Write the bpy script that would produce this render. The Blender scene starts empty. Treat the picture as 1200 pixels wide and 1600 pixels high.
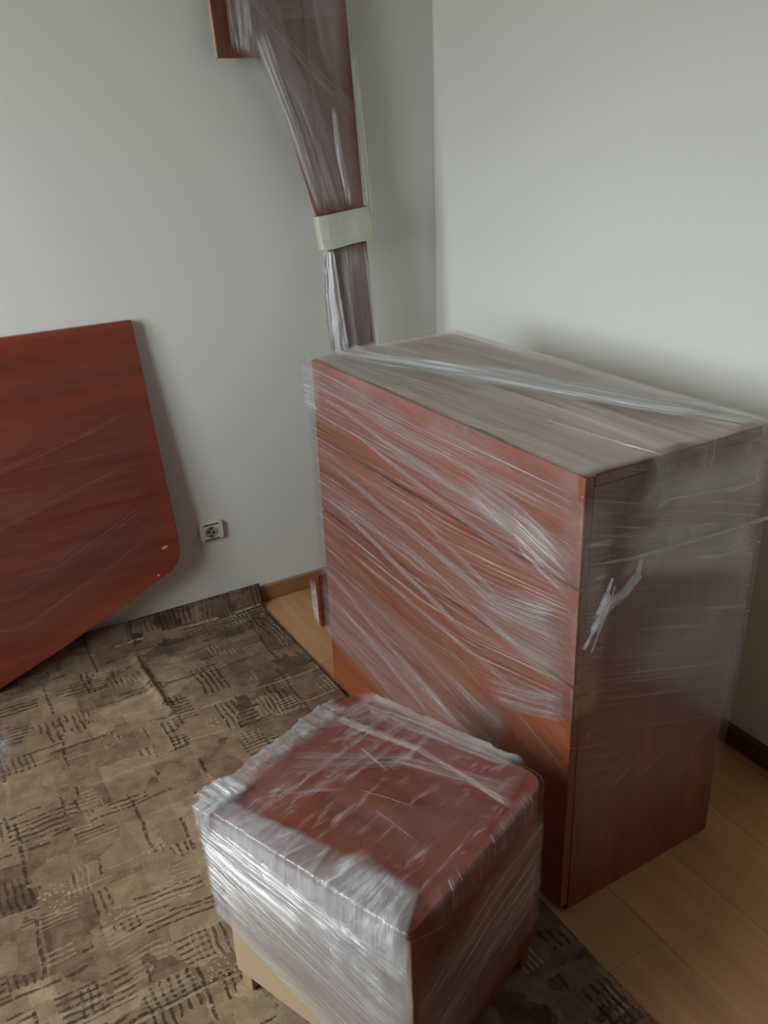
import bpy, bmesh, math, random
from mathutils import Vector, Matrix, noise
random.seed(7)
scene = bpy.context.scene
C = scene.collection

# ------------------------------------------------------------------ camera
F_PX, YAW, PITCH, ROLL = 1381.9, 0.5066, -0.4203, -0.0406
CAM = Vector((-1.7091, -2.6401, 1.5628))
d = Vector((math.cos(PITCH)*math.sin(YAW), math.cos(PITCH)*math.cos(YAW), math.sin(PITCH)))
r = d.cross(Vector((0, 0, 1))).normalized()
u = r.cross(d)
r2 = r*math.cos(ROLL) + u*math.sin(ROLL)
u2 = u*math.cos(ROLL) - r*math.sin(ROLL)
cam_data = bpy.data.cameras.new('camera')
cam_data.sensor_fit = 'VERTICAL'
cam_data.sensor_height = 36.0
cam_data.lens = F_PX/1600*36.0
cam_data.clip_start = 0.02
cam = bpy.data.objects.new('camera', cam_data)
C.objects.link(cam)
cam.matrix_world = Matrix(((r2.x, u2.x, -d.x, CAM.x), (r2.y, u2.y, -d.y, CAM.y), (r2.z, u2.z, -d.z, CAM.z), (0, 0, 0, 1)))
scene.camera = cam

# ------------------------------------------------------------------ daylight
SKY = 14.4
world = bpy.data.worlds.new('overcast_sky')
scene.world = world
world.use_nodes = True
wt = world.node_tree
wt.nodes.clear()
wo = wt.nodes.new('ShaderNodeOutputWorld')
wb = wt.nodes.new('ShaderNodeBackground')
wg = wt.nodes.new('ShaderNodeTexCoord')
wsx = wt.nodes.new('ShaderNodeSeparateXYZ')
wr = wt.nodes.new('ShaderNodeValToRGB')
wr.color_ramp.elements[0].position = 0.49
wr.color_ramp.elements[0].color = (0.22, 0.22, 0.20, 1)
wr.color_ramp.elements[1].position = 0.51
wr.color_ramp.elements[1].color = (0.90, 0.96, 1.0, 1)
wm = wt.nodes.new('ShaderNodeMapRange')
wm.inputs[1].default_value = -1
wm.inputs[2].default_value = 1
wt.links.new(wg.outputs['Generated'], wsx.inputs[0])
wt.links.new(wsx.outputs[2], wm.inputs[0])
wt.links.new(wm.outputs[0], wr.inputs[0])
wt.links.new(wr.outputs[0], wb.inputs[0])
wb.inputs[1].default_value = SKY
wt.links.new(wb.outputs[0], wo.inputs[0])

RX, RY, RZ = -3.1, -3.5, 2.6           # room: x from RX to 0, y from RY to 0, height RZ
WY0, WY1, WZ0, WZ1 = -1.95, -0.55, 0.95, 2.45   # window opening in the wall x = RX
pl = bpy.data.lights.new('window_daylight', 'AREA')
pl.shape = 'RECTANGLE'
pl.size = WZ1-WZ0
pl.size_y = WY1-WY0
pl.cycles.is_portal = True
po = bpy.data.objects.new('window_daylight', pl)
po.location = (RX-0.16, (WY0+WY1)/2, (WZ0+WZ1)/2)
po.rotation_euler = (0, -math.pi/2, 0)
C.objects.link(po)

vs = scene.view_settings
vs.view_transform = 'Standard'
vs.look = 'None'
vs.exposure = 0.0
vs.gamma = 1.0
vs.use_curve_mapping = False
scene.cycles.transparent_max_bounces = 32
scene.cycles.max_bounces = 6
scene.cycles.diffuse_bounces = 4

# ------------------------------------------------------------------ helpers
def lin(r_, g, b):
    f = lambda c: (c/255/12.92) if c/255 <= 0.04045 else ((c/255+0.055)/1.055)**2.4
    return (f(r_), f(g), f(b), 1)

class NT:
    """small wrapper for building node graphs"""
    def __init__(s, name):
        s.m = bpy.data.materials.new(name)
        s.m.use_nodes = True
        s.t = s.m.node_tree
        s.t.nodes.clear()
        s.out = s.t.nodes.new('ShaderNodeOutputMaterial')
    def n(s, typ, ins=None, **kw):
        nd = s.t.nodes.new(typ)
        for k, v in kw.items():
            setattr(nd, k, v)
        for k, v in (ins or {}).items():
            s.set(nd.inputs[k], v)
        return nd
    def set(s, sock, v):
        if isinstance(v, bpy.types.NodeSocket):
            s.t.links.new(v, sock)
        else:
            sock.default_value = v
    def math(s, op, a, b=0.0, c=0.0):
        nd = s.n('ShaderNodeMath', operation=op)
        s.set(nd.inputs[0], a); s.set(nd.inputs[1], b); s.set(nd.inputs[2], c)
        return nd.outputs[0]
    def coord(s, which='Object', scale=(1, 1, 1), rot=(0, 0, 0), loc=(0, 0, 0)):
        tc = s.n('ShaderNodeTexCoord')
        mp = s.n('ShaderNodeMapping', {'Scale': scale, 'Rotation': rot, 'Location': loc})
        s.t.links.new(tc.outputs[which], mp.inputs[0])
        return mp.outputs[0]
    def noise(s, vec, scale, detail=3, rough=0.5, dist=0.0):
        nd = s.n('ShaderNodeTexNoise', {'Vector': vec, 'Scale': scale, 'Detail': detail, 'Roughness': rough, 'Distortion': dist})
        return nd.outputs[0]
    def ramp(s, fac, stops, interp='LINEAR'):
        nd = s.n('ShaderNodeValToRGB', {0: fac})
        cr = nd.color_ramp
        cr.interpolation = interp
        while len(cr.elements) < len(stops):
            cr.elements.new(0.5)
        for e, (p, c) in zip(cr.elements, stops):
            e.position = p
            e.color = c if isinstance(c, tuple) else (c, c, c, 1)
        return nd.outputs[0]
    def mix(s, fac, a, b, blend='MIX'):
        nd = s.n('ShaderNodeMix', data_type='RGBA', blend_type=blend)
        s.set(nd.inputs[0], fac); s.set(nd.inputs[6], a); s.set(nd.inputs[7], b)
        return nd.outputs[2]
    def bump(s, h, strength=0.2, dist=0.01):
        return s.n('ShaderNodeBump', {'Height': h, 'Strength': strength, 'Distance': dist}).outputs[0]
    def pbr(s, col, rough=0.5, normal=None, spec=0.5):
        p = s.n('ShaderNodeBsdfPrincipled', {'Base Color': col, 'Roughness': rough, 'Specular IOR Level': spec})
        if normal is not None:
            s.set(p.inputs['Normal'], normal)
        s.t.links.new(p.outputs[0], s.out.inputs[0])
        return s.m

def mesh_obj(name, verts, faces, mat, parent=None, smooth=False, uvs=None):
    me = bpy.data.meshes.new(name)
    me.from_pydata([tuple(v) for v in verts], [], faces)
    if uvs is not None:
        lay = me.uv_layers.new(name='UVMap')
        for l in me.loops:
            lay.data[l.index].uv = uvs[l.vertex_index]
    if smooth:
        me.polygons.foreach_set('use_smooth', [True]*len(me.polygons))
    me.materials.append(mat)
    o = bpy.data.objects.new(name, me)
    C.objects.link(o)
    o.parent = parent
    return o

def bm_obj(name, bm, mat, parent=None, smooth=False):
    me = bpy.data.meshes.new(name)
    bm.normal_update()
    bm.to_mesh(me)
    bm.free()
    if smooth:
        me.polygons.foreach_set('use_smooth', [True]*len(me.polygons))
    me.materials.append(mat)
    o = bpy.data.objects.new(name, me)
    C.objects.link(o)
    o.parent = parent
    return o

def box_bm(lo, hi, bevel=0.0, seg=2, bm=None):
    new = bmesh.new()
    res = bmesh.ops.create_cube(new, size=1)
    for v in new.verts:
        v.co = Vector([lo[i] + (v.co[i]+0.5)*(hi[i]-lo[i]) for i in range(3)])
    if bevel:
        bmesh.ops.bevel(new, geom=list(new.edges), offset=bevel, segments=seg, profile=0.5, affect='EDGES')
    if bm is None:
        return new
    me = bpy.data.meshes.new('tmp')
    new.to_mesh(me); new.free()
    bm.from_mesh(me)
    bpy.data.meshes.remove(me)
    return bm

def box(name, lo, hi, mat, parent=None, bevel=0.0, seg=2):
    return bm_obj(name, box_bm(lo, hi, bevel, seg), mat, parent)

def prism(name, poly, y0, y1, mat, parent=None, bevel=0.0):
    """polygon in local x/z extruded along y from y0 to y1"""
    bm = bmesh.new()
    f = bm.faces.new([bm.verts.new((x, y0, z)) for x, z in poly])
    ex = bmesh.ops.extrude_face_region(bm, geom=[f])
    for v in ex['geom']:
        if isinstance(v, bmesh.types.BMVert):
            v.co.y = y1
    bmesh.ops.recalc_face_normals(bm, faces=bm.faces)
    if bevel:
        es = [e for e in bm.edges if abs(e.verts[0].co.y-e.verts[1].co.y) < 1e-6]
        bmesh.ops.bevel(bm, geom=es, offset=bevel, segments=2, profile=0.5, affect='EDGES')
    return bm_obj(name, bm, mat, parent)

def prism_z(name, poly, z0, z1, mat, parent=None, bevel=0.0):
    bm = bmesh.new()
    f = bm.faces.new([bm.verts.new((x, y, z0)) for x, y in poly])
    ex = bmesh.ops.extrude_face_region(bm, geom=[f])
    for v in ex['geom']:
        if isinstance(v, bmesh.types.BMVert):
            v.co.z = z1
    bmesh.ops.recalc_face_normals(bm, faces=bm.faces)
    if bevel:
        es = [e for e in bm.edges if abs(e.verts[0].co.z-e.verts[1].co.z) < 1e-6]
        bmesh.ops.bevel(bm, geom=es, offset=bevel, segments=2, profile=0.5, affect='EDGES')
    return bm_obj(name, bm, mat, parent)

def empty(name, loc, rot=(0, 0, 0)):
    o = bpy.data.objects.new(name, None)
    o.location = loc
    o.rotation_euler = rot
    o.empty_display_size = 0.05
    C.objects.link(o)
    return o

def tag(o, label, cat, group=None):
    o['label'] = label
    o['category'] = cat
    if group:
        o['group'] = group
    return o

def struct(o, label, cat):
    o['kind'] = 'structure'
    return tag(o, label, cat)

def rounded(poly, radii, seg=6):
    """round the corners of a 2D polygon"""
    out = []
    n = len(poly)
    for i, p in enumerate(poly):
        rad = radii[i] if isinstance(radii, (list, tuple)) else radii
        p = Vector(p); a = Vector(poly[i-1]); b = Vector(poly[(i+1) % n])
        if rad <= 0:
            out.append(tuple(p)); continue
        da = (a-p).normalized(); db = (b-p).normalized()
        ang = da.angle(db)
        t = min(rad/math.tan(ang/2), (a-p).length*0.49, (b-p).length*0.49)
        A = p+da*t; B = p+db*t
        for k in range(seg+1):
            s = k/seg
            out.append(tuple(A*(1-s)**2 + p*2*s*(1-s) + B*s*s))
    return out

# ------------------------------------------------------------------ materials
def m_wall():
    k = NT('wall_paint')
    c = k.coord('Object')
    n1 = k.noise(c, 0.8, 3)
    n2 = k.noise(c, 90, 4, 0.6)
    col = k.ramp(n1, [(0.3, lin(221, 221, 214)), (0.7, lin(227, 227, 220))])
    return k.pbr(col, 0.75, k.bump(n2, 0.08, 0.004), 0.25)

def m_plain(name, col, rough=0.5, spec=0.5, var=0.06, scale=20):
    k = NT(name)
    n1 = k.noise(k.coord('Object'), scale, 3)
    dark = tuple(c*(1-var) for c in col[:3])+(1,)
    lite = tuple(min(1, c*(1+var)) for c in col[:3])+(1,)
    return k.pbr(k.ramp(n1, [(0.3, dark), (0.7, lite)]), rough, None, spec)

def m_wood(name, dark, mid, lite, scale, rough=0.35, gs=1.0, spec=0.5):
    """laminate with grain; scale stretches the grain along the axis with the smallest number"""
    k = NT(name)
    c = k.coord('Object', scale)
    a = k.noise(c, 6*gs, 5, 0.6, 0.6)
    b = k.noise(c, 26*gs, 4, 0.6, 0.2)
    m = k.math('ADD', k.math('MULTIPLY', a, 0.7), k.math('MULTIPLY', b, 0.3))
    col = k.ramp(m, [(0.32, dark), (0.5, mid), (0.68, lite)])
    return k.pbr(col, rough, k.bump(b, 0.05, 0.002), spec)

CH_D, CH_M, CH_L = lin(104, 50, 30), lin(128, 63, 38), lin(146, 76, 46)
WALL = m_wall()
CEIL = m_plain('ceiling_paint', lin(212, 212, 206), 0.8, 0.2, 0.02, 3)
WOOD_H = m_wood('cherry_laminate_horizontal', CH_D, CH_M, CH_L, (2.5, 0.25, 2.5), 0.34)
WOOD_V = m_wood('cherry_laminate_vertical', CH_D, CH_M, CH_L, (2.5, 2.5, 0.25), 0.34)
WOOD_X = m_wood('cherry_laminate_lengthwise', lin(108, 48, 35), lin(128, 58, 42), (lin(142, 70, 51)), (0.22, 2.5, 2.5), 0.42)
WOOD_B = m_wood('cherry_board_laminate', lin(92, 50, 40), lin(112, 66, 52), lin(126, 78, 62), (2.5, 2.5, 0.22), 0.42)
WOOD_F = m_wood('cherry_drawer_laminate', lin(120, 61, 38), lin(146, 77, 48), lin(162, 90, 58), (2.5, 0.25, 2.5), 0.34)
EDGE = m_plain('pale_edge_banding', lin(196, 160, 128), 0.5)
BACK_DARK = m_wood('bounce_absorbing_brown', lin(74, 44, 32), lin(92, 56, 42), lin(104, 66, 50), (2.5, 2.5, 0.25), 0.4)  # made-up dark finish for the unseen near wall, soaks up bounce light
BEIGE = m_plain('beige_fibreboard', lin(206, 180, 147), 0.55, 0.4, 0.04, 6)
OAKS = [m_wood('oak_laminate_%s' % t, lin(*a), lin(*b), lin(*c_), (3, 0.3, 3), 0.38, 0.8) for t, a, b, c_ in
        (('honey', (170, 122, 80), (184, 136, 92), (196, 148, 102)), ('tan', (162, 116, 78), (176, 130, 90), (188, 142, 100)))]
SKIRT = m_wood('baseboard_foil', lin(136, 92, 58), lin(154, 108, 70), lin(166, 120, 80), (0.4, 0.4, 3), 0.45)
SKIRT_D = m_wood('dark_baseboard_foil', lin(76, 46, 30), lin(90, 56, 38), lin(102, 66, 46), (0.4, 0.4, 3), 0.45)
DARK = m_plain('dark_recess', lin(34, 26, 22), 0.6)
PLASTIC = m_plain('ivory_plastic', lin(208, 205, 190), 0.35, 0.5, 0.02)
FRAME = m_plain('white_window_plastic', lin(236, 236, 232), 0.3, 0.5, 0.01)
TAPE = m_plain('cream_packing_tape', lin(200, 199, 180), 0.32, 0.6, 0.06, 40)

def m_film(name, base, streak, patch, sfreq=150, sx=2.2, tint=(0.80, 0.80, 0.82, 1), rough=0.16, gloss=0.10, bump=0.5, fres=0.22):
    """stretch film: mostly clear, milky where layers and pleats gather, glossy; 'fade' thins it out at a strip's rim"""
    k = NT(name)
    fade = k.n('ShaderNodeAttribute', attribute_name='fade').outputs['Fac']
    st = k.noise(k.coord('UV', (sx, sfreq, 1)), 1.0, 3, 0.75)
    broad = k.noise(k.coord('UV', (sx*0.8, sfreq*0.13, 1), (0, 0, 0), (3.1, 7.7, 0)), 1.0, 2, 0.55)
    cut = k.math('MULTIPLY', k.math('SUBTRACT', 1.0, fade), 0.22)
    thin = k.ramp(k.math('SUBTRACT', st, cut), [(0.55, 0.0), (0.61, 0.30), (0.68, 1.0)])
    pat = k.math('MULTIPLY', k.ramp(broad, [(0.38, 0.0), (0.66, 1.0)]), fade)
    fac = k.math('ADD', k.math('MULTIPLY', thin, streak), k.math('ADD', k.math('MULTIPLY', pat, patch), k.math('MULTIPLY', fade, base)))
    fac = k.math('MINIMUM', fac, 0.92)
    nrm = k.bump(k.math('ADD', st, broad), bump, 0.006)
    tr = k.n('ShaderNodeBsdfTransparent', {0: (0.985, 0.985, 0.985, 1)})
    df = k.n('ShaderNodeBsdfDiffuse', {0: tint, 'Normal': nrm})
    m1 = k.n('ShaderNodeMixShader', {0: fac, 1: tr.outputs[0], 2: df.outputs[0]})
    gl = k.n('ShaderNodeBsdfGlossy', {0: (0.95, 0.95, 0.95, 1), 'Roughness': rough, 'Normal': nrm})
    lw = k.n('ShaderNodeLayerWeight', {0: 0.2})
    gf = k.math('MULTIPLY', k.math('ADD', k.math('MULTIPLY', lw.outputs[0], fres), k.math('ADD', gloss*0.35, k.math('MULTIPLY', thin, gloss))), fade)
    m2 = k.n('ShaderNodeMixShader', {0: gf, 1: m1.outputs[0], 2: gl.outputs[0]})
    k.t.links.new(m2.outputs[0], k.out.inputs[0])
    return k.m

FILM_CLEAR = m_film('stretch_film_clear', 0.0, 0.10, 0.03, 110, 1.4, fres=0.10)
FILM_SHEET = m_film('stretch_film_top_sheet', 0.50, 0.12, 0.12, 50, 1.0, tint=(0.84, 0.73, 0.66, 1), gloss=0.14, bump=0.3)
FILM_MID = m_film('stretch_film_layered', 0.01, 0.50, 0.06, 140, 1.4, tint=(0.86, 0.85, 0.86, 1))
FILM_MILKY = m_film('stretch_film_milky', 0.08, 0.55, 0.24, 110, 1.6, gloss=0.14)
FILM_WHITE = m_film('stretch_film_white', 0.40, 0.45, 0.28, 100, 1.8, gloss=0.18)
FILM_CRUSH = m_film('stretch_film_crumpled', 0.18, 0.45, 0.40, 40, 18, rough=0.16, gloss=0.13, bump=0.9)
FILM_SIDE = m_film('stretch_film_hazy', 0.12, 0.30, 0.36, 70, 3, tint=(0.80, 0.78, 0.74, 1), gloss=0.06, bump=0.3, fres=0.08)

# ------------------------------------------------------------------ stretch film geometry
def ridge(a, b, s):
    return max(0.0, 1-2.4*abs(noise.noise((a, b, s))))**2

def fade_at(a, b, fu, fv, seed):
    wob = 0.5*noise.noise((a*5, b*5, seed*2.3))
    p = 1.0
    for t, w in ((a, fu), (b, fv)):
        if w > 0:
            q = max(0.0, min(1.0, min(t, 1-t)/w*(1+wob)))
            p *= q*q*(3-2*q)
    return p

def set_fade(o, vals):
    at = o.data.attributes.new('fade', 'FLOAT', 'POINT')
    at.data.foreach_set('value', vals)

def film_band(name, sections, mat, parent, seed, nu=26, nv=60, off=0.004, amp=0.003, freq=26, crumple=0.0, fu=0.10, fv=0.20):
    """a strip of film running through cross sections [(A, B, outward normal), ...] in the parent's space"""
    verts, uvs, faces = [], [], []
    rows = []
    arc = 0.0
    prev = None
    for i in range(len(sections)-1):
        A0, B0, N0 = [Vector(q) for q in sections[i]]
        A1, B1, N1 = [Vector(q) for q in sections[i+1]]
        last = i == len(sections)-2
        for k in range(nu+(1 if last else 0)):
            t = k/nu
            rows.append((A0.lerp(A1, t), B0.lerp(B1, t), N0.lerp(N1, t).normalized()))
    for A, B, N in rows:
        mid = (A+B)/2
        if prev is not None:
            arc += (mid-prev).length
        prev = mid
        wd = (B-A).length
        for j in range(nv+1):
            v = j/nv
            vw = v*max(wd, 0.12)
            h = ridge(arc*1.6+seed*3.7, v*freq*0.35, seed)*amp + ridge(arc*2.6, v*freq, seed+9)*amp*0.5
            if crumple:
                h += crumple*(1.0+noise.noise((arc*26, vw*26, seed))+0.6*noise.noise((arc*60, vw*60, seed)))
            verts.append(A.lerp(B, v) + N*(off+h))
            uvs.append((arc+seed*1.37, v*max(wd, 0.3)+seed*0.71))
    w = nv+1
    for i in range(len(rows)-1):
        for j in range(nv):
            faces.append((i*w+j, (i+1)*w+j, (i+1)*w+j+1, i*w+j+1))
    o = mesh_obj(name, verts, faces, mat, parent, True, uvs)
    set_fade(o, [fade_at(i/(len(rows)-1), j/nv, fu, fv, seed) for i in range(len(rows)) for j in range(nv+1)])
    return o

def film_sleeve(name, loop, z0, z1, mat, parent, seed, nz=40, amp=0.004, slope=0.3, freq=9, cap=None, z_low=None):
    """film wound round an upright body: loop is a closed outline in x/y, height z0..z1"""
    pts = []
    n = len(loop)
    for i in range(n):
        a = Vector(loop[i]).to_3d(); b = Vector(loop[(i+1) % n]).to_3d()
        m = max(1, int((b-a).length/0.012))
        for k in range(m):
            pts.append((a.lerp(b, k/m), (b-a).normalized()))
    verts, uvs, faces = [], [], []
    arc = 0
    N = len(pts)
    cen = sum((p for p, _ in pts), Vector())/N
    for i in range(N+1):
        p, t = pts[i % N]
        if i:
            arc += (p-pts[(i-1) % N][0]).length
        nrm = Vector((t.y, -t.x, 0))
        if nrm.dot(p-cen) < 0:
            nrm = -nrm
        lo = z_low(p) if z_low else z0
        for j in range(nz+1):
            z = lo+(z1-lo)*j/nz
            h = ridge(arc*1.1, (z+slope*arc)*freq, seed)*amp
            if i in (0, N):
                h = 0
            verts.append(Vector((p.x, p.y, z))+nrm*h)
            uvs.append((arc, z+slope*arc))
    w = nz+1
    for i in range(N):
        for j in range(nz):
            faces.append((i*w+j, (i+1)*w+j, (i+1)*w+j+1, i*w+j+1))
    o = mesh_obj(name, verts, faces, mat, parent, True, uvs)
    set_fade(o, [min(1.0, (k_ % w)/nz*8) for k_ in range(len(verts))])
    return o

def film_rope(name, pts, rad, mat, parent, seed, seg=8, sub=6):
    """film twisted into a cord along a polyline"""
    P = []
    for i in range(len(pts)-1):
        a, b = Vector(pts[i]), Vector(pts[i+1])
        for k in range(sub):
            P.append(a.lerp(b, k/sub))
    P.append(Vector(pts[-1]))
    verts, uvs, faces = [], [], []
    arc = 0
    for i, p in enumerate(P):
        t = (P[min(i+1, len(P)-1)]-P[max(i-1, 0)]).normalized()
        if i:
            arc += (p-P[i-1]).length
        a = t.cross(Vector((0.31, 0.17, 0.93))).normalized()
        b = t.cross(a)
        rr = rad[min(int(i/len(P)*len(rad)), len(rad)-1)] if isinstance(rad, (list, tuple)) else rad
        for j in range(seg):
            ang = j/seg*math.tau+arc*30
            q = rr*(1+0.5*noise.noise((arc*30, math.cos(ang)*1.5, math.sin(ang)*1.5+seed)))
            verts.append(p+(a*math.cos(ang)+b*math.sin(ang))*q)
            uvs.append((arc, j/seg*0.1))
    for i in range(len(P)-1):
        for j in range(seg):
            faces.append((i*seg+j, i*seg+(j+1) % seg, (i+1)*seg+(j+1) % seg, (i+1)*seg+j))
    o = mesh_obj(name, verts, faces, mat, parent, True, uvs)
    set_fade(o, [1.0]*len(verts))
    return o

# ------------------------------------------------------------------ room shell
T = 0.12
wl = struct(box('wall_left', (RX-T, 0, -.06), (T, T, RZ), WALL), 'pale grey-cream painted wall behind the leaning red panel', 'wall')
wr_ = struct(box('wall_right', (0, RY-T, -.06), (T, 0, RZ), WALL), 'pale grey-cream painted wall behind the chest of drawers', 'wall')
wbk = struct(box('unseen_wall_back', (RX-T, RY-T, -.06), (0, RY, RZ), BACK_DARK), 'unseen near-side wall, made-up dark brown that absorbs bounce light', 'wall')  # unseen wall, set close and dark to keep bounce off the chest side
bm = bmesh.new()
box_bm((RX-T, RY, -.06), (RX, WY0, RZ), bm=bm)
box_bm((RX-T, WY1, -.06), (RX, 0, RZ), bm=bm)
box_bm((RX-T, WY0, -.06), (RX, WY1, WZ0), bm=bm)
box_bm((RX-T, WY0, WZ1), (RX, WY1, RZ), bm=bm)
struct(bm_obj('wall_window', bm, WALL), 'pale painted wall with the window opening', 'wall')
struct(box('ceiling', (RX-T, RY-T, RZ), (T, T, RZ+0.1), CEIL), 'white painted ceiling above the room', 'ceiling')

win = struct(empty('window_1', (RX-0.09, (WY0+WY1)/2, WZ0)), 'white framed window letting in the daylight', 'window')
hw = (WY1-WY0)/2; hh = WZ1-WZ0; fw = 0.06
for lo, hi in (((-.03, -hw, 0), (.03, hw, fw)), ((-.03, -hw, hh-fw), (.03, hw, hh)), ((-.03, -hw, fw), (.03, -hw+fw, hh-fw)),
               ((-.03, hw-fw, fw), (.03, hw, hh-fw)), ((-.03, -fw/2, fw), (.03, fw/2, hh-fw))):
    box('window_frame', lo, hi, FRAME, win, 0.006)
k = NT('window_glass')
tr = k.n('ShaderNodeBsdfTransparent', {0: (0.97, 0.98, 0.98, 1)})
gl = k.n('ShaderNodeBsdfGlossy', {'Roughness': 0.02})
lw = k.n('ShaderNodeLayerWeight', {0: 0.15})
mx = k.n('ShaderNodeMixShader', {0: lw.outputs[0], 1: tr.outputs[0], 2: gl.outputs[0]})
k.t.links.new(mx.outputs[0], k.out.inputs[0])
GLASS = k.m
for s in (-1, 1):
    y0, y1 = (-hw+fw, -fw/2) if s < 0 else (fw/2, hw-fw)
    box('pane', (-.004, y0, fw), (.004, y1, hh-fw), GLASS, win)
box('window_sill', (0.03, -hw-0.04, -0.03), (0.2, hw+0.04, 0.0), FRAME, win, 0.006)

# laminate floor: planks run along y, staggered
floor = struct(box('floor', (RX, RY, -0.06), (0, 0, -0.012), m_plain('floor_underlay', lin(70, 50, 34), 0.8)), 'honey oak laminate floor', 'floor')
PW, PL = 0.192, 1.29
plank_me = {}
x = -0.615+PW*4
i = 0
while x > RX:
    xa, xb = max(x-PW, RX), min(x, 0)
    y = -((i*0.43) % PL)
    ya = 0.0
    while ya > RY:
        yb = max(ya-PL if ya != 0.0 or y == 0 else y-0.05, RY)
        if xb-xa > 0.02:
            key = (round(xb-xa, 3), round(ya-yb, 3), (i*7+int(ya*3)) % 2)
            if key not in plank_me:
                bm = box_bm((0.0003, -(ya-yb)+0.0003, -0.012), (xb-xa-0.0003, -0.0003, 0), 0.0006, 1)
                me = bpy.data.meshes.new('plank')
                bm.to_mesh(me); bm.free()
                me.materials.append(OAKS[key[2]])
                plank_me[key] = me
            o = bpy.data.objects.new('plank', plank_me[key])
            o.location = (xa, ya, 0)
            C.objects.link(o)
            o.parent = floor
        ya = yb
    x -= PW
    i += 1

def baseboard(name, lo, hi, mat, label):
    return struct(box(name, lo, hi, mat, None, 0.004), label, 'baseboard')
baseboard('baseboard_left', (RX, -0.016, 0), (-0.016, 0, 0.06), SKIRT, 'honey brown baseboard along the wall beside the rug corner')
baseboard('baseboard_right', (-0.016, RY, 0), (0, 0, 0.06), SKIRT_D, 'dark brown baseboard along the wall behind the chest')

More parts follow.
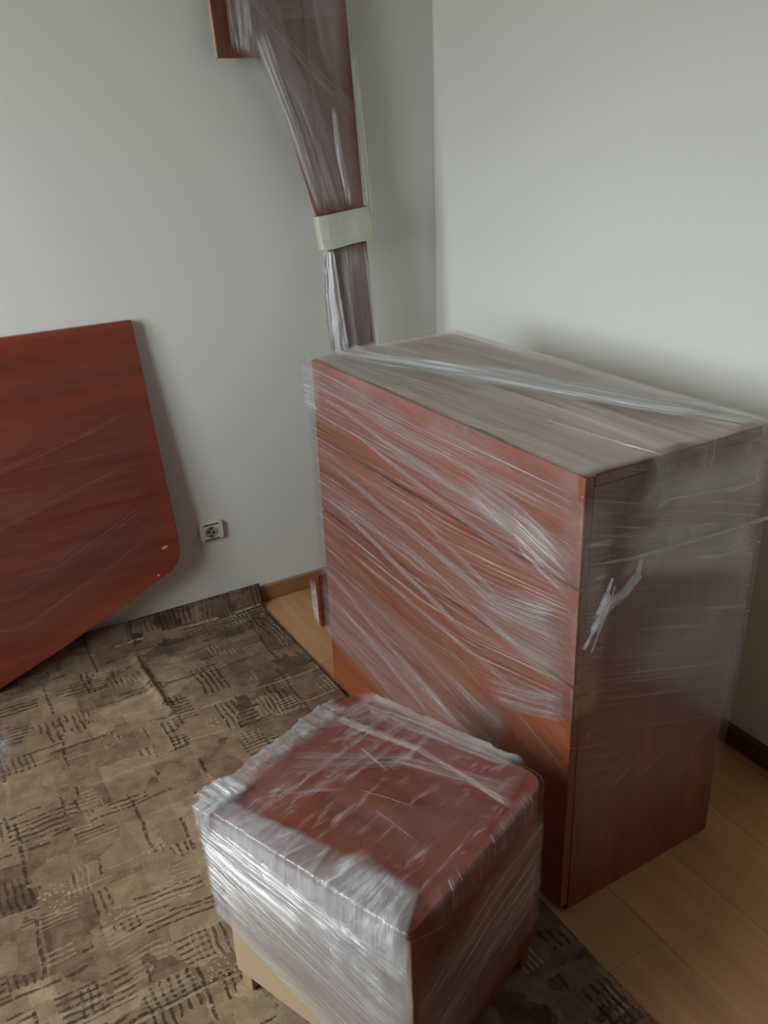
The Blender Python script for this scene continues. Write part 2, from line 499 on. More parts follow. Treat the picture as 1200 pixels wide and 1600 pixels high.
# ------------------------------------------------------------------ rug
def m_rug():
    k = NT('patchwork_rug')
    c0 = k.coord('UV', (0.78, 0.78, 1))
    wob = k.n('ShaderNodeTexNoise', {'Vector': c0, 'Scale': 9.0, 'Detail': 4.0})
    wv = k.n('ShaderNodeVectorMath', {0: wob.outputs[1], 1: (0.5, 0.5, 0.5)}, operation='SUBTRACT')
    ws = k.n('ShaderNodeVectorMath', {0: wv.outputs[0], 'Scale': 0.03}, operation='SCALE')
    cc = k.n('ShaderNodeVectorMath', {0: c0, 1: ws.outputs[0]}, operation='ADD').outputs[0]

    def cells(scale, off, src=None):
        mp = k.n('ShaderNodeMapping', {0: src or cc, 'Scale': scale, 'Location': off})
        fl = k.n('ShaderNodeVectorMath', {0: mp.outputs[0]}, operation='FLOOR')
        fr = k.n('ShaderNodeVectorMath', {0: mp.outputs[0]}, operation='FRACTION')
        wn = k.n('ShaderNodeTexWhiteNoise', {0: fl.outputs[0]}, noise_dimensions='3D')
        rgb = k.n('ShaderNodeSeparateXYZ', {0: wn.outputs[1]})
        f = k.n('ShaderNodeSeparateXYZ', {0: fr.outputs[0]})
        return [rgb.outputs[j] for j in range(3)], [f.outputs[j] for j in range(2)], wn.outputs[0]
    # colour patches at three sizes
    (_, _, p1), (_, _, p2), (_, _, p3) = cells((5.5, 7.5, 1), (0.3, 0.1, 0)), cells((11, 9, 1), (0.7, 0.45, 3)), cells((19, 23, 1), (0.2, 0.8, 5))
    tone = k.math('ADD', k.math('MULTIPLY', p1, 0.32), k.math('ADD', k.math('ADD', k.math('MULTIPLY', p2, 0.36), 0.07), k.math('MULTIPLY', p3, 0.14)))
    tone = k.math('ADD', tone, k.math('MULTIPLY', k.math('SUBTRACT', k.noise(c0, 26, 6, 0.7), 0.5), 0.95))
    col = k.ramp(tone, [(0.10, lin(98, 77, 62)), (0.35, lin(134, 110, 88)), (0.60, lin(162, 138, 111)), (0.85, lin(188, 166, 137))])
    warm = k.ramp(p2, [(0.80, 0.0), (0.86, 1.0)])
    col = k.mix(k.math('MULTIPLY', warm, 0.3), col, lin(112, 78, 64))
    # darker, redder tone towards the wall end and the long side, with stepped blocks
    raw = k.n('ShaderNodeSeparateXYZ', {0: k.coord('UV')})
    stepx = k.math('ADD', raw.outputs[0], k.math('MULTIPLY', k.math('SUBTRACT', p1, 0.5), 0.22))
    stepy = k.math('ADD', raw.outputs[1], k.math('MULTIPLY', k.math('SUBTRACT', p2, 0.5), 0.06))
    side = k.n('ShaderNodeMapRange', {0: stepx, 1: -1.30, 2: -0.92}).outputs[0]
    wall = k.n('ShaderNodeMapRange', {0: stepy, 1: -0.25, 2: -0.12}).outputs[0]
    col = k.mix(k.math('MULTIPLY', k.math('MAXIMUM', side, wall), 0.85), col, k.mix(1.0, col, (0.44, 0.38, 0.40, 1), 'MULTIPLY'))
    brk = k.noise(c0, 85, 4, 0.65)
    # hatched blocks, several layers
    def hatch(scale, off, n, thr, vertical, dark, amt, col):
        rgb, f, _ = cells(scale, off)
        a, b = (f[0], f[1]) if vertical else (f[1], f[0])
        on = k.math('GREATER_THAN', rgb[0], thr)
        ex = k.math('ADD', 0.22, k.math('MULTIPLY', rgb[1], 0.25))
        ia = k.math('LESS_THAN', k.math('ABSOLUTE', k.math('SUBTRACT', a, 0.5)), ex)
        ib = k.math('LESS_THAN', k.math('ABSOLUTE', k.math('SUBTRACT', b, 0.5)), k.math('ADD', 0.16, k.math('MULTIPLY', rgb[2], 0.28)))
        st = k.math('SINE', k.math('ADD', k.math('MULTIPLY', a, n*6.283), k.math('MULTIPLY', brk, 2.2)))
        line = k.ramp(st, [(0.15, 0.0), (0.5, 1.0)])
        m = k.math('MULTIPLY', k.math('MULTIPLY', on, ia), k.math('MULTIPLY', ib, line))
        m = k.math('MULTIPLY', m, k.ramp(brk, [(0.36, 0.0), (0.50, 1.0)]))
        return k.mix(k.math('MULTIPLY', m, amt), col, dark)
    DK = lin(58, 40, 32)
    LT = lin(186, 166, 138)
    col = hatch((9, 6.2, 1), (0.13, 0.4, 11), 8, 0.78, True, DK, 0.8, col)
    col = hatch((6.3, 9.5, 1), (0.61, 0.2, 13), 8, 0.78, False, DK, 0.75, col)
    col = hatch((13, 11, 1), (0.37, 0.77, 17), 6, 0.84, True, DK, 0.65, col)
    col = hatch((8.1, 12, 1), (0.21, 0.51, 19), 8, 0.84, False, LT, 0.45, col)
    col = hatch((12, 7.4, 1), (0.81, 0.11, 23), 8, 0.86, True, LT, 0.4, col)
    # long broken lines and dotted rows
    def line(scale, off, thr, axis, width, dark, amt, col):
        rgb, f, _ = cells(scale, off)
        on = k.math('GREATER_THAN', rgb[0], thr)
        pos = k.math('ADD', 0.25, k.math('MULTIPLY', rgb[1], 0.5))
        ln = k.math('LESS_THAN', k.math('ABSOLUTE', k.math('SUBTRACT', f[axis], pos)), width)
        m = k.math('MULTIPLY', k.math('MULTIPLY', on, ln), k.ramp(brk, [(0.40, 0.0), (0.5, 1.0)]))
        return k.mix(k.math('MULTIPLY', m, amt), col, dark)
    col = line((4.2, 7.3, 1), (0.4, 0.3, 29), 0.62, 1, 0.024, DK, 0.7, col)
    col = line((7.7, 4.6, 1), (0.9, 0.6, 31), 0.62, 0, 0.024, DK, 0.7, col)
    col = line((5.1, 8.3, 1), (0.15, 0.85, 37), 0.6, 1, 0.02, LT, 0.5, col)
    rgb, f, _ = cells((10, 10, 1), (0.55, 0.35, 41))
    v = k.n('ShaderNodeTexVoronoi', {'Vector': cc, 'Scale': 120.0})
    dots = k.math('MULTIPLY', k.math('GREATER_THAN', rgb[0], 0.86), k.math('LESS_THAN', v.outputs[0], 0.28))
    near = k.math('LESS_THAN', k.math('ADD', k.math('ABSOLUTE', k.math('SUBTRACT', f[0], 0.5)), k.math('ABSOLUTE', k.math('SUBTRACT', f[1], 0.5))), 0.36)
    col = k.mix(k.math('MULTIPLY', k.math('MULTIPLY', dots, near), 0.8), col, LT)
    pile = k.noise(c0, 420, 2, 0.6)
    col = k.mix(0.35, col, k.mix(pile, (0.05, 0.05, 0.05, 1), (1, 1, 1, 1)), 'OVERLAY')
    return k.pbr(col, 0.92, k.bump(pile, 0.35, 0.004), 0.12)
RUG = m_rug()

def rug():
    X0, Y1 = -2.75, -2.55
    nx, ny = 240, 200
    top = []
    prof = []          # distance along the rug from the wall edge -> (y, z)
    for j in range(ny+1):
        s = j/ny*(-Y1+0.07)
        prof.append(s)
    verts, uvs, faces = [], [], []
    for layer in (1, 0):
        for j, s in enumerate(prof):
            if s < 0.055:                       # turned up against the baseboard
                y, z = -0.020-0.020*(s/0.055), 0.078-s
            elif s < 0.095:
                q = (s-0.055)/0.04
                y, z = -0.040-0.034*q, 0.023*(1-q)**2
            else:
                y, z = -0.074-(s-0.095), 0.0
            xe = -0.778+0.014*min(1, max(0, -y/1.65))
            if s < 0.095:
                xe += 0.006*(1-s/0.095)
            for i in range(nx+1):
                xx = X0+(xe-X0)*(i/nx)
                yy, zz = y, z
                # crease beside the wall and mild waves
                dx = xx+1.235-0.02*math.sin(y*6)
                amp = 0.020*max(0, 1-((y+0.30)/0.22)**2)
                zz += amp*math.exp(-(dx/0.011)**2)
                zz += 0.0035*max(0, noise.noise((xx*3.1, yy*2.7, 2.2)))*(1 if y < -0.1 else 0.3)
                th = 0.006
                if layer:
                    if s < 0.06:
                        yy -= th
                    zz += th+0.0005
                else:
                    zz += 0.0005
                verts.append((xx, yy, zz))
                uvs.append((xx, -s))
    w = nx+1
    off = (ny+1)*w
    for j in range(ny):
        for i in range(nx):
            a, b, c_, d_ = j*w+i, j*w+i+1, (j+1)*w+i+1, (j+1)*w+i
            faces.append((d_, c_, b, a))
            faces.append((off+a, off+b, off+c_, off+d_))
    for i in range(nx):
        faces.append((i, i+1, off+i+1, off+i))
        a = ny*w+i
        faces.append((a+1, a, off+a, off+a+1))
    for j in range(ny):
        a, b = j*w, (j+1)*w
        faces.append((b, a, off+a, off+b))
        a, b = j*w+nx, (j+1)*w+nx
        faces.append((a, b, off+b, off+a))
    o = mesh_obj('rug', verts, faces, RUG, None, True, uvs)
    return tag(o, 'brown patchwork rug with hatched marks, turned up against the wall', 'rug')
rug()

# ------------------------------------------------------------------ wall socket
so = tag(empty('wall_socket', (-0.912, 0, 0.317)), 'ivory power socket on the wall beside the red panel', 'socket')
prism('cover_plate', rounded([(-.041, -.033), (.041, -.033), (.041, .033), (-.041, .033)], 0.013), -0.014, 0.0, PLASTIC, so, 0.003)
for s in (-1, 1):
    box('shadow_gap', (-.028, -.0155, s*.0265-.0016), (.024, -.0138, s*.0265+.0016), DARK, so)
bm = bmesh.new()
prof = [(0.0205, -0.0145), (0.0195, -0.017), (0.0175, -0.017), (0.0165, -0.0150)]
seg = 28
vv = [[bm.verts.new((-.004+rr*math.cos(a*math.tau/seg), yy, rr*math.sin(a*math.tau/seg))) for a in range(seg)] for rr, yy in prof]
for a in range(seg):
    for b in range(len(prof)-1):
        bm.faces.new((vv[b][a], vv[b][(a+1) % seg], vv[b+1][(a+1) % seg], vv[b+1][a]))
bm.faces.new(vv[-1])
bmesh.ops.recalc_face_normals(bm, faces=bm.faces)
well = bm_obj('socket_well', bm, m_plain('grey_ivory_plastic', lin(150, 146, 134), 0.4), so)
for dx, dz in ((-.0125, 0.003), (.0045, -0.003)):
    bm = bmesh.new()
    bmesh.ops.create_cone(bm, cap_ends=True, segments=14, radius1=0.0042, radius2=0.0042, depth=0.002,
                          matrix=Matrix.Translation((dx, -0.0155, dz)) @ Matrix.Rotation(math.pi/2, 4, 'X'))
    bm_obj('pin_hole', bm, DARK, well)
for s in (-1, 1):
    box('earth_clip', (-.007, -.0175, s*.014-.003), (-.001, -.0150, s*.014+.003), DARK, well)

# ------------------------------------------------------------------ leaning panel
def panel():
    yt, zt, yb = -0.03, 1.045, -0.105
    lean = math.atan2(yt-yb, zt)
    e = empty('headboard', (-1.85, yb, 0.012), (-lean, 0, 0))
    tag(e, 'large reddish brown laminate panel with rounded lower corner leaning on the wall', 'panel')
    R = [(-1.075, 1.040), (-1.051, 0.521), (-1.045, 0.388), (-1.043, 0.256), (-1.225, 0.179), (-1.451, 0.086), (-1.655, 0.012), (-1.688, 0.001)]
    rad = [0.004, 0, 0, 0.10, 0, 0, 0, 0.05]
    left = [(-3.70-x, z) for x, z in reversed(R)]
    poly = [(x+1.85, z) for x, z in rounded(R+left, rad+rad[::-1], 8)]
    prism('board', poly, 0.0, 0.024, WOOD_X, e, 0.002)
    # film: whole sheet plus drawn bands
    def pt(x, z):
        return (x+1.85, 0, z)
    N = (0, -1, 0)
    film_band('film_sheet', [(pt(-1.08, 1.048), pt(-1.050, 0.34), N), (pt(-1.46, 1.048), pt(-1.46, 0.11), N), (pt(-2.4, 1.048), pt(-2.4, 0.20), N)], FILM_PANEL, e, 41, 24, 90, 0.003, 0.0025, 16)
    film_band('film_band', [(pt(-1.07, 0.86), pt(-1.058, 0.56), N), (pt(-1.6, 0.72), pt(-1.6, 0.40), N), (pt(-2.4, 0.6), pt(-2.4, 0.3), N)], FILM_PANEL, e, 43, 20, 60, 0.006, 0.003, 18)
    film_band('film_band', [(pt(-1.062, 0.60), pt(-1.09, 0.28), N), (pt(-1.55, 0.36), pt(-1.55, 0.10), N), (pt(-2.3, 0.5), pt(-2.3, 0.26), N)], FILM_PANEL, e, 44, 20, 60, 0.008, 0.003, 18)
    # two pale chips near the rounded corner
    prism('chip', rounded([(0.747, 0.319), (0.767, 0.324), (0.768, 0.332), (0.75, 0.330)], 0.003, 3), -0.0006, 0.001, EDGE, e)
    prism('chip', rounded([(0.719, 0.235), (0.727, 0.237), (0.726, 0.243), (0.719, 0.242)], 0.002, 3), -0.0006, 0.001, EDGE, e)
FILM_PANEL = m_film('stretch_film_taut', 0.0, 0.05, 0.03, 60, 0.5, tint=(0.72, 0.66, 0.60, 1), gloss=0.03, bump=0.08)
panel()

# ------------------------------------------------------------------ bundle of boards
def bundle():
    yt, zt, yb = -0.06, 2.1, -0.22
    lean = math.atan2(yt-yb, zt)
    e = empty('board_bundle', (0, yb, 0), (-lean, 0, 0))
    tag(e, 'film-wrapped bundle of narrow brown boards tied with cream tape, leaning in the corner', 'bundle')
    N = (0, -1, 0)
    TOP = 2.12
    # fanned boards
    prism('board', [(-.452, 0.004), (-.322, 0.004), (-.345, TOP), (-.475, TOP)], 0.004, 0.022, WOOD_B, e, 0.0015)
    prism('board', [(-.462, 1.20), (-.350, 1.20), (-.47, 1.96), (-.645, 1.96)], 0.024, 0.040, WOOD_B, e, 0.0015)
    b = prism('board', [(-.740, 1.733), (-.600, 1.733), (-.605, TOP), (-.745, TOP)], 0.026, 0.042, WOOD_B, e, 0.0015)
    prism('edge_banding', [(-.7425, 1.733), (-.7402, 1.733), (-.7452, TOP), (-.7475, TOP)], 0.026, 0.042, EDGE, b)
    prism('board', [(-.700, 1.765), (-.585, 1.80), (-.59, TOP), (-.705, TOP)], 0.004, 0.020, WOOD_B, e, 0.0015)
    # film funnel drawn down to the tape
    film_band('film_sheet', [((-.755, 0, TOP), (-.335, 0, TOP), N), ((-.705, 0, 1.74), (-.338, 0, 1.74), N), ((-.575, 0, 1.50), (-.330, 0, 1.50), N), ((-.497, 0, 1.30), (-.326, 0, 1.30), N)],
              FILM_BUNDLE, e, 51, 18, 60, 0.003, 0.010, 7)
    film_band('film_band', [((-.66, -.004, 1.80), (-.60, -.004, 1.80), N), ((-.575, -.004, 1.56), (-.535, -.004, 1.56), N), ((-.502, -.004, 1.30), (-.478, -.004, 1.30), N)], FILM_WHITE, e, 52, 16, 20, 0.004, 0.006, 9)
    film_band('film_band', [((-.43, -.004, 1.60), (-.41, -.004, 1.60), N), ((-.425, -.004, 1.46), (-.395, -.004, 1.46), N), ((-.40, -.004, 1.32), (-.385, -.004, 1.32), N)], FILM_WHITE, e, 53, 14, 14, 0.004, 0.008, 5)
    film_band('film_band', [((-.352, -.004, 1.75), (-.330, -.004, 1.75), N), ((-.345, -.004, 1.50), (-.318, -.004, 1.50), N), ((-.335, -.004, 1.28), (-.312, -.004, 1.28), N)], FILM_MILKY, e, 54, 14, 14, 0.004, 0.006, 6)
    film_band('film_band', [((-.70, -.002, 1.95), (-.66, -.002, 1.88), N), ((-.50, -.002, 1.74), (-.47, -.002, 1.66), N), ((-.335, -.002, 1.60), (-.33, -.002, 1.54), N)], FILM_MID, e, 55, 16, 24, 0.006, 0.006, 9)
    film_band('film_band', [((-.60, -.002, 1.86), (-.60, -.002, 1.81), N), ((-.335, -.002, 1.89), (-.335, -.002, 1.83), N)], FILM_MID, e, 56, 16, 24, 0.007, 0.005, 9)
    film_band('film_band', [((-.725, -.002, TOP), (-.640, -.002, TOP), N), ((-.715, -.002, 1.735), (-.640, -.002, 1.735), N)], FILM_MILKY, e, 63, 16, 30, 0.006, 0.006, 6, fu=.05)
    # below the tape
    film_band('film_sheet', [((-.492, 0, 1.22), (-.318, 0, 1.22), N), ((-.475, 0, 0.92), (-.314, 0, 0.92), N), ((-.46, 0, 0.2), (-.31, 0, 0.2), N)], FILM_BUNDLE, e, 57, 22, 50, 0.003, 0.008, 9)
    film_band('film_gather', [((-.497, -.002, 1.20), (-.465, -.002, 1.20), N), ((-.512, -.002, 1.06), (-.455, -.002, 1.06), N), ((-.512, -.002, 0.92), (-.442, -.002, 0.92), N), ((-.49, -.002, 0.6), (-.44, -.002, 0.6), N)], FILM_GATHER, e, 58, 14, 24, 0.004, 0.012, 5, 0.004, fu=.03, fv=.12)
    film_band('film_band', [((-.438, -.002, 1.21), (-.415, -.002, 1.21), N), ((-.43, -.002, 1.0), (-.405, -.002, 1.0), N), ((-.42, -.002, .8), (-.40, -.002, .8), N)], FILM_MILKY, e, 59, 12, 14, 0.004, 0.007, 5)
    film_band('film_band', [((-.362, -.002, 1.21), (-.338, -.002, 1.21), N), ((-.352, -.002, 1.0), (-.325, -.002, 1.0), N), ((-.345, -.002, .8), (-.33, -.002, .8), N)], FILM_MILKY, e, 60, 12, 14, 0.004, 0.007, 5)
    # tape band, wound right round
    bm = bmesh.new()
    loop = rounded([(-.503, -.004), (-.47, -.014), (-.40, -.011), (-.312, -.012), (-.312, .048), (-.49, .048)], 0.012, 5)
    n = len(loop)
    rows = []
    for kk in range(7):
        row = []
        for (x, y) in loop:
            t = kk/6
            z = 1.210+0.098*t+(x+.41)*0.10*(1 if t > .5 else .9)+0.007*noise.noise((x*22, y*30, t*2))
            row.append(bm.verts.new((x+0.10*(1.26-z), y+0.006*noise.noise((x*40, t*5, 3)), z)))
        rows.append(row)
    for a in range(6):
        for i in range(n):
            bm.faces.new((rows[a][i], rows[a][(i+1) % n], rows[a+1][(i+1) % n], rows[a+1][i]))
    bm_obj('tape_band', bm, TAPE, e, True)
FILM_GATHER = m_film('stretch_film_bunched', 0.62, 0.3, 0.15, 60, 6, tint=(0.86, 0.86, 0.88, 1), gloss=0.2, bump=0.7)
FILM_BUNDLE = m_film('stretch_film_loose', 0.05, 0.14, 0.22, 36, 1.4, gloss=0.12)
bundle()

# ------------------------------------------------------------------ rail lying behind the chest
rl = tag(empty('bed_rail', (-0.36, -0.277, 0)), 'film-wrapped brown rail lying on edge behind the left side of the chest', 'rail')
box('board', (-.300, -.011, 0.001), (.33, .011, .195), WOOD_X, rl, 0.002)
film_band('film_wrap', [((-.306, -.016, .20), (-.306, -.016, .004), (-.7, -.7, 0)), ((.2, -.013, .20), (.2, -.013, .004), (0, -1, 0))], FILM_MID, rl, 61, 30, 40, 0.002, 0.002, 12)
film_band('film_flap', [((-.300, .015, .205), (-.302, .012, .01), (-1, 0, 0)), ((-.322, -.002, .20), (-.315, -.006, .015), (-1, -.2, 0)), ((-.310, -.016, .20), (-.306, -.018, .004), (-.7, -.7, 0))], FILM_CRUSH, rl, 62, 10, 50, 0.003, 0.003, 6, 0.003)

# ------------------------------------------------------------------ chest of drawers
def chest():
    W, D, H = 1.018, 0.449, 1.0
    e = empty('chest_of_drawers', (-0.7503, -1.6121, 0.0), (0, 0, 0.0193))
    tag(e, 'tall reddish brown chest of drawers wrapped in clear stretch film', 'chest of drawers')
    t = 0.018
    box('side_panel', (0.020, 0.0, 0.0), (D, t, H-0.022), WOOD_V, e, 0.0015)
    box('side_panel', (0.020, W-t, 0.0), (D, W, H-0.022), WOOD_V, e, 0.0015)
    box('top_panel', (0.0205, 0.0, H-0.022), (D, W, H), WOOD_H, e, 0.0025)
    box('bottom_panel', (0.022, t, 0.055), (D-0.006, W-t, 0.073), WOOD_H, e)
    box('plinth', (0.045, t, 0.0), (0.063, W-t, 0.055), WOOD_H, e, 0.001)
    box('back_panel', (D-0.006, t, 0.02), (D-0.002, W-t, H-0.022), BEIGE, e)
    box('inner_shadow_board', (0.030, t, 0.073), (0.034, W-t, H-0.022), DARK, e)
    g = 0.0036
    zz = [0.012, 0.578, 0.784, H+0.0015]
    for a, b, nm in ((0, 1, 'lower_front'), (1, 2, 'drawer_front'), (2, 3, 'drawer_front')):
        box(nm, (0.0, 0.001, zz[a]+g), (0.019, W-0.001, zz[b]-g), WOOD_F, e, 0.0012)
    # ---- film
    NF, NS, NTp, NL = (-1, 0, 0), (0, -1, 0), (0, 0, 1), (0, 1, 0)
    def f(w, z, o=0.0):
        return (-0.008-o, w, z)
    def s(dd, z, o=0.0):
        return (dd, -0.008-o, z)
    def tp(w, dd, o=0.0):
        return (dd, w, H+0.002+o)
    c = 0.010
    loop = rounded([(-c, -c), (D+0.022, -c), (D+0.022, W+c), (-c, W+c)], 0.012, 4)
    film_sleeve('film_wrap', loop, 0.12, H+0.003, FILM_CLEAR, e, 3, 60, 0.003, 0.30, 9,
                z_low=lambda p: 0.16+0.12*math.sin(p.y*3.0+p.x*5)+0.05*noise.noise((p.x*5, p.y*5, 1)))
    # loose film lying over the top
    film_band('film_top', [(tp(W+c, -c), tp(W+c, D+.02), NTp), (tp(W*.5, -c), tp(W*.5, D+.022), NTp), (tp(-c, -c), tp(-c, D+.022), NTp)], FILM_SHEET, e, 4, 40, 60, 0.003, 0.004, 10, fu=0.02, fv=0.02)
    B = lambda secs, mat, seed, **k: film_band('film_band', secs, mat, e, seed, **k)
    e1 = W+0.012
    # film drawn over the front top edge and round the upright front corner
    B([(tp(e1, .07, .003), tp(-.006, .05, .003), NTp), ((-.010, e1, H+.005), (-.010, -.006, H+.005), (-.7, 0, .7)), (f(e1, .90, .001), f(-.006, .93, .001), NF)], FILM_SOFT, 10, nu=14, nv=120, amp=0.0015, freq=30, fu=.3, fv=.02)
    B([(f(.05, .97, .001), f(.05, .48, .001), NF), ((-.010, -.010, .985), (-.010, -.010, .50), (-.7, -.7, 0)), (s(.07, .97, .001), s(.07, .50, .001), NS)], FILM_SOFT, 9, nu=12, nv=120, amp=0.0015, freq=30, fu=.3, fv=.1)
    # front bands: from the left edge sloping down to the right edge
    B([(f(e1, 1.0), f(e1, .84), NF), (f(.6, .985), f(.6, .84), NF), (f(.3, .985), f(.3, .83), NF), (f(.0, .985), f(.0, .80), NF)], FILM_MID, 11, nv=110, amp=0.003, fu=.03, fv=.12)
    B([(f(e1, .90, .002), f(e1, .58, .002), NF), (f(.55, .90, .002), f(.55, .56, .002), NF), (f(-.004, .88, .002), f(-.004, .68, .002), NF)], FILM_MID, 12, nv=130, amp=0.003, freq=34, fu=.03, fv=.2)
    B([(f(e1, .72, .004), f(e1, .40, .004), NF), (f(.5, .70, .004), f(.5, .36, .004), NF), (f(-.004, .74, .004), f(-.004, .50, .004), NF)], FILM_MID, 13, nv=130, amp=0.003, freq=34, fu=.03, fv=.2)
    B([(f(e1, .48, .003), f(e1, .16, .003), NF), (f(.75, .46, .003), f(.78, .14, .003), NF), (f(.45, .46, .003), f(.52, .10, .003), NF), (f(.14, .42, .003), f(.22, .18, .003), NF)], FILM_HAZE, 14, nv=120, amp=0.004, freq=26, fu=.06, fv=.2)
    # gathered, pleated fans at the right hand edge
    B([(f(.36, .95, .006), f(.33, .855, .006), NF), (f(.16, .92, .008), f(.15, .81, .008), NF), (f(-.004, .87, .004), f(-.004, .755, .004), NF)], FILM_FAN, 15, nu=24, nv=70, amp=0.005, freq=14, fu=.25, fv=.25)
    B([(f(.33, .67, .006), f(.30, .60, .006), NF), (f(.15, .735, .008), f(.12, .575, .008), NF), (f(-.004, .775, .004), f(-.004, .575, .004), NF)], FILM_FAN, 16, nu=24, nv=70, amp=0.006, freq=18, fu=.25, fv=.2)
    B([(f(.27, .47, .006), f(.24, .41, .006), NF), (f(.1, .53, .007), f(.09, .46, .007), NF), (f(-.004, .58, .004), f(-.004, .50, .004), NF)], FILM_FAN, 17, nu=24, nv=50, amp=0.005, freq=12, fu=.25, fv=.25)
    # long tension lines
    for q, (w0, z0, w1, z1, wd) in enumerate(((.95, .925, .02, .835, .030), (.78, .935, .01, .925, .030), (1.0, .76, .12, .655, .030), (.64, .665, .01, .58, .026), (1.0, .66, .25, .53, .030), (.58, .775, .15, .67, .022), (1.0, .42, .30, .27, .036), (.96, .34, .38, .22, .030), (.86, .88, .05, .775, .022), (.9, .53, .1, .50, .022))):
        dz = wd/2
        B([(f(w0, z0+dz*.5, .006), f(w0, z0-dz*.5, .006), NF), (f((w0+w1)/2, (z0+z1)/2+dz, .006), f((w0+w1)/2, (z0+z1)/2-dz, .006), NF), (f(w1, z1+dz, .005), f(w1, z1-dz, .005), NF)], FILM_LINE, 70+q, nu=20, nv=20, amp=0.004, freq=5, fu=.2, fv=.35)
    # top bands
    B([(tp(e1+.004, .02, .003), tp(e1+.004, .20, .003), NTp), (tp(.86, .035, .004), tp(.86, .24, .004), NTp), (tp(.55, .15, .005), tp(.55, .36, .005), NTp), (tp(.14, .31, .006), tp(.14, D+.01, .006), NTp), (tp(-.004, .38, .004), tp(-.004, D+.02, .004), NTp)], FILM_MILKY, 21, nu=22, amp=0.006, freq=12, fu=.04)
    B([(tp(.96, .02, .008), tp(.96, .12, .008), NTp), (tp(.62, .12, .010), tp(.62, .27, .010), NTp), (tp(.36, .22, .010), tp(.36, .35, .010), NTp), (tp(.06, .34, .010), tp(.06, .44, .010), NTp)], FILM_WHITE, 22, nu=26, nv=60, amp=0.006, freq=7, fv=.3)
    B([(tp(1.0, -.006, .004), tp(1.0, .06, .004), NTp), (tp(.55, .0, .004), tp(.58, .18, .004), NTp), (tp(.18, .02, .004), tp(.22, .20, .004), NTp)], FILM_MID, 23, nu=26, nv=70, amp=0.004, freq=30, fu=.15)
    B([(tp(e1, .18, .003), tp(e1, D+.02, .003), NTp), (tp(.75, .28, .003), tp(.75, D+.02, .003), NTp), (tp(.40, .36, .003), tp(.40, D+.024, .003), NTp)], FILM_MID, 24, nu=20, amp=0.006, freq=8)
    B([(tp(.27, .10, .005), tp(.27, .135, .005), NTp), (tp(.06, .115, .005), tp(.05, .155, .005), NTp), (tp(-.010, .13, .003), tp(-.010, .18, .003), (0, -.7, .7)), (s(.15, .965, .003), s(.22, .95, .003), NS)], FILM_MILKY, 25, nu=14, nv=24, amp=0.004, freq=8, fv=.3)
    # side bands
    B([(s(.10, .992, .002), s(.02, .80, .002), NS), (s(.30, .996, .004), s(.28, .72, .004), NS), (s(D+.016, .996, .006), s(D+.02, .66, .006), NS)], FILM_SIDE, 31, nu=30, amp=0.002, freq=5, crumple=0.0006, fu=.2, fv=.2)
    B([(s(-.004, .62, .002), s(-.004, .05, .002), NS), (s(.22, .74, .003), s(.22, .06, .003), NS), (s(D+.02, .84, .003), s(D+.008, .06, .003), NS)], FILM_SIDE2, 32, nu=26, amp=0.0015, freq=7, fu=.05, fv=.25)
    B([(tp(.0, .12, .001), tp(.0, D+.02, .001), NTp), (s(.12, H+.004, .002), s(D+.02, H+.004, .002), (0, -.7, .7)), (s(.10, .92, .002), s(D+.02, .90, .002), NS)], FILM_SIDE, 37, nu=10, nv=50, amp=0.002, freq=6, crumple=.0008, fu=.35, fv=.1)
    # film bulging past the rear edge
    B([(s(D+.0, .998, .004), s(D+.0, .36, .004), NS), (s(D+.040, .985, -.01), s(D+.028, .36, -.01), (.4, -.9, 0)), ((D+.03, .06, .99), (D+.02, .06, .36), (1, 0, 0))], FILM_MID, 35, nu=14, amp=0.004, freq=6, crumple=0.001, fu=.2, fv=.1)
    # bulge over the top left corner
    B([((-.014, e1-.12, H+.004), (-.012, e1-.09, .86), NF), ((-.020, e1+.010, H+.002), (-.016, e1+.006, .86), (-.7, .7, 0)), ((.12, e1+.014, H+.002), (.12, e1+.008, .86), NL)], FILM_HAZE, 36, nu=16, amp=0.003, freq=8, fu=.25, fv=.2)
    # twisted film cord and knot on the side
    film_rope('film_cord', [s(.0, .842, .004), s(.05, .835, .010), s(.11, .828, .014), s(.20, .822, .012), s(.33, .813, .012), s(D+.04, .803, .006)], [.0015, .003, .0035, .004, .004, .004], FILM_MILKY, e, 5)
    film_rope('film_cord', [s(.125, .822, .014), s(.118, .79, .014), s(.09, .765, .014), s(.055, .745, .012), s(.03, .715, .010), s(.006, .668, .006)], [.004, .007, .009, .009, .006, .003], FILM_MILKY, e, 6)
    film_rope('film_cord', [s(.060, .80, .010), s(.045, .765, .012), s(.03, .735, .010)], [.003, .007, .004], FILM_MILKY, e, 7)
    film_rope('film_cord', [s(.07, .78, .008), s(.05, .72, .008), s(.025, .655, .006)], [.002, .003, .002], FILM_MILKY, e, 8)
FILM_SOFT = m_film('stretch_film_soft_edge', 0.05, 0.05, 0.10, 30, 6, gloss=0.08, bump=0.2)
FILM_HAZE = m_film('stretch_film_grey_haze', 0.06, 0.42, 0.13, 120, 1.3, gloss=0.10)
FILM_FAN = m_film('stretch_film_pleated', 0.03, 0.85, 0.17, 180, 2.0, tint=(0.90, 0.89, 0.90, 1), gloss=0.20, bump=0.7)
FILM_LINE = m_film('stretch_film_tension_line', 0.01, 0.75, 0.10, 150, 0.8, tint=(0.90, 0.89, 0.90, 1), gloss=0.18)
FILM_SIDE2 = m_film('stretch_film_dim_side', 0.0, 0.10, 0.05, 50, 1.4, gloss=0.03, bump=0.2, fres=0.05)
chest()

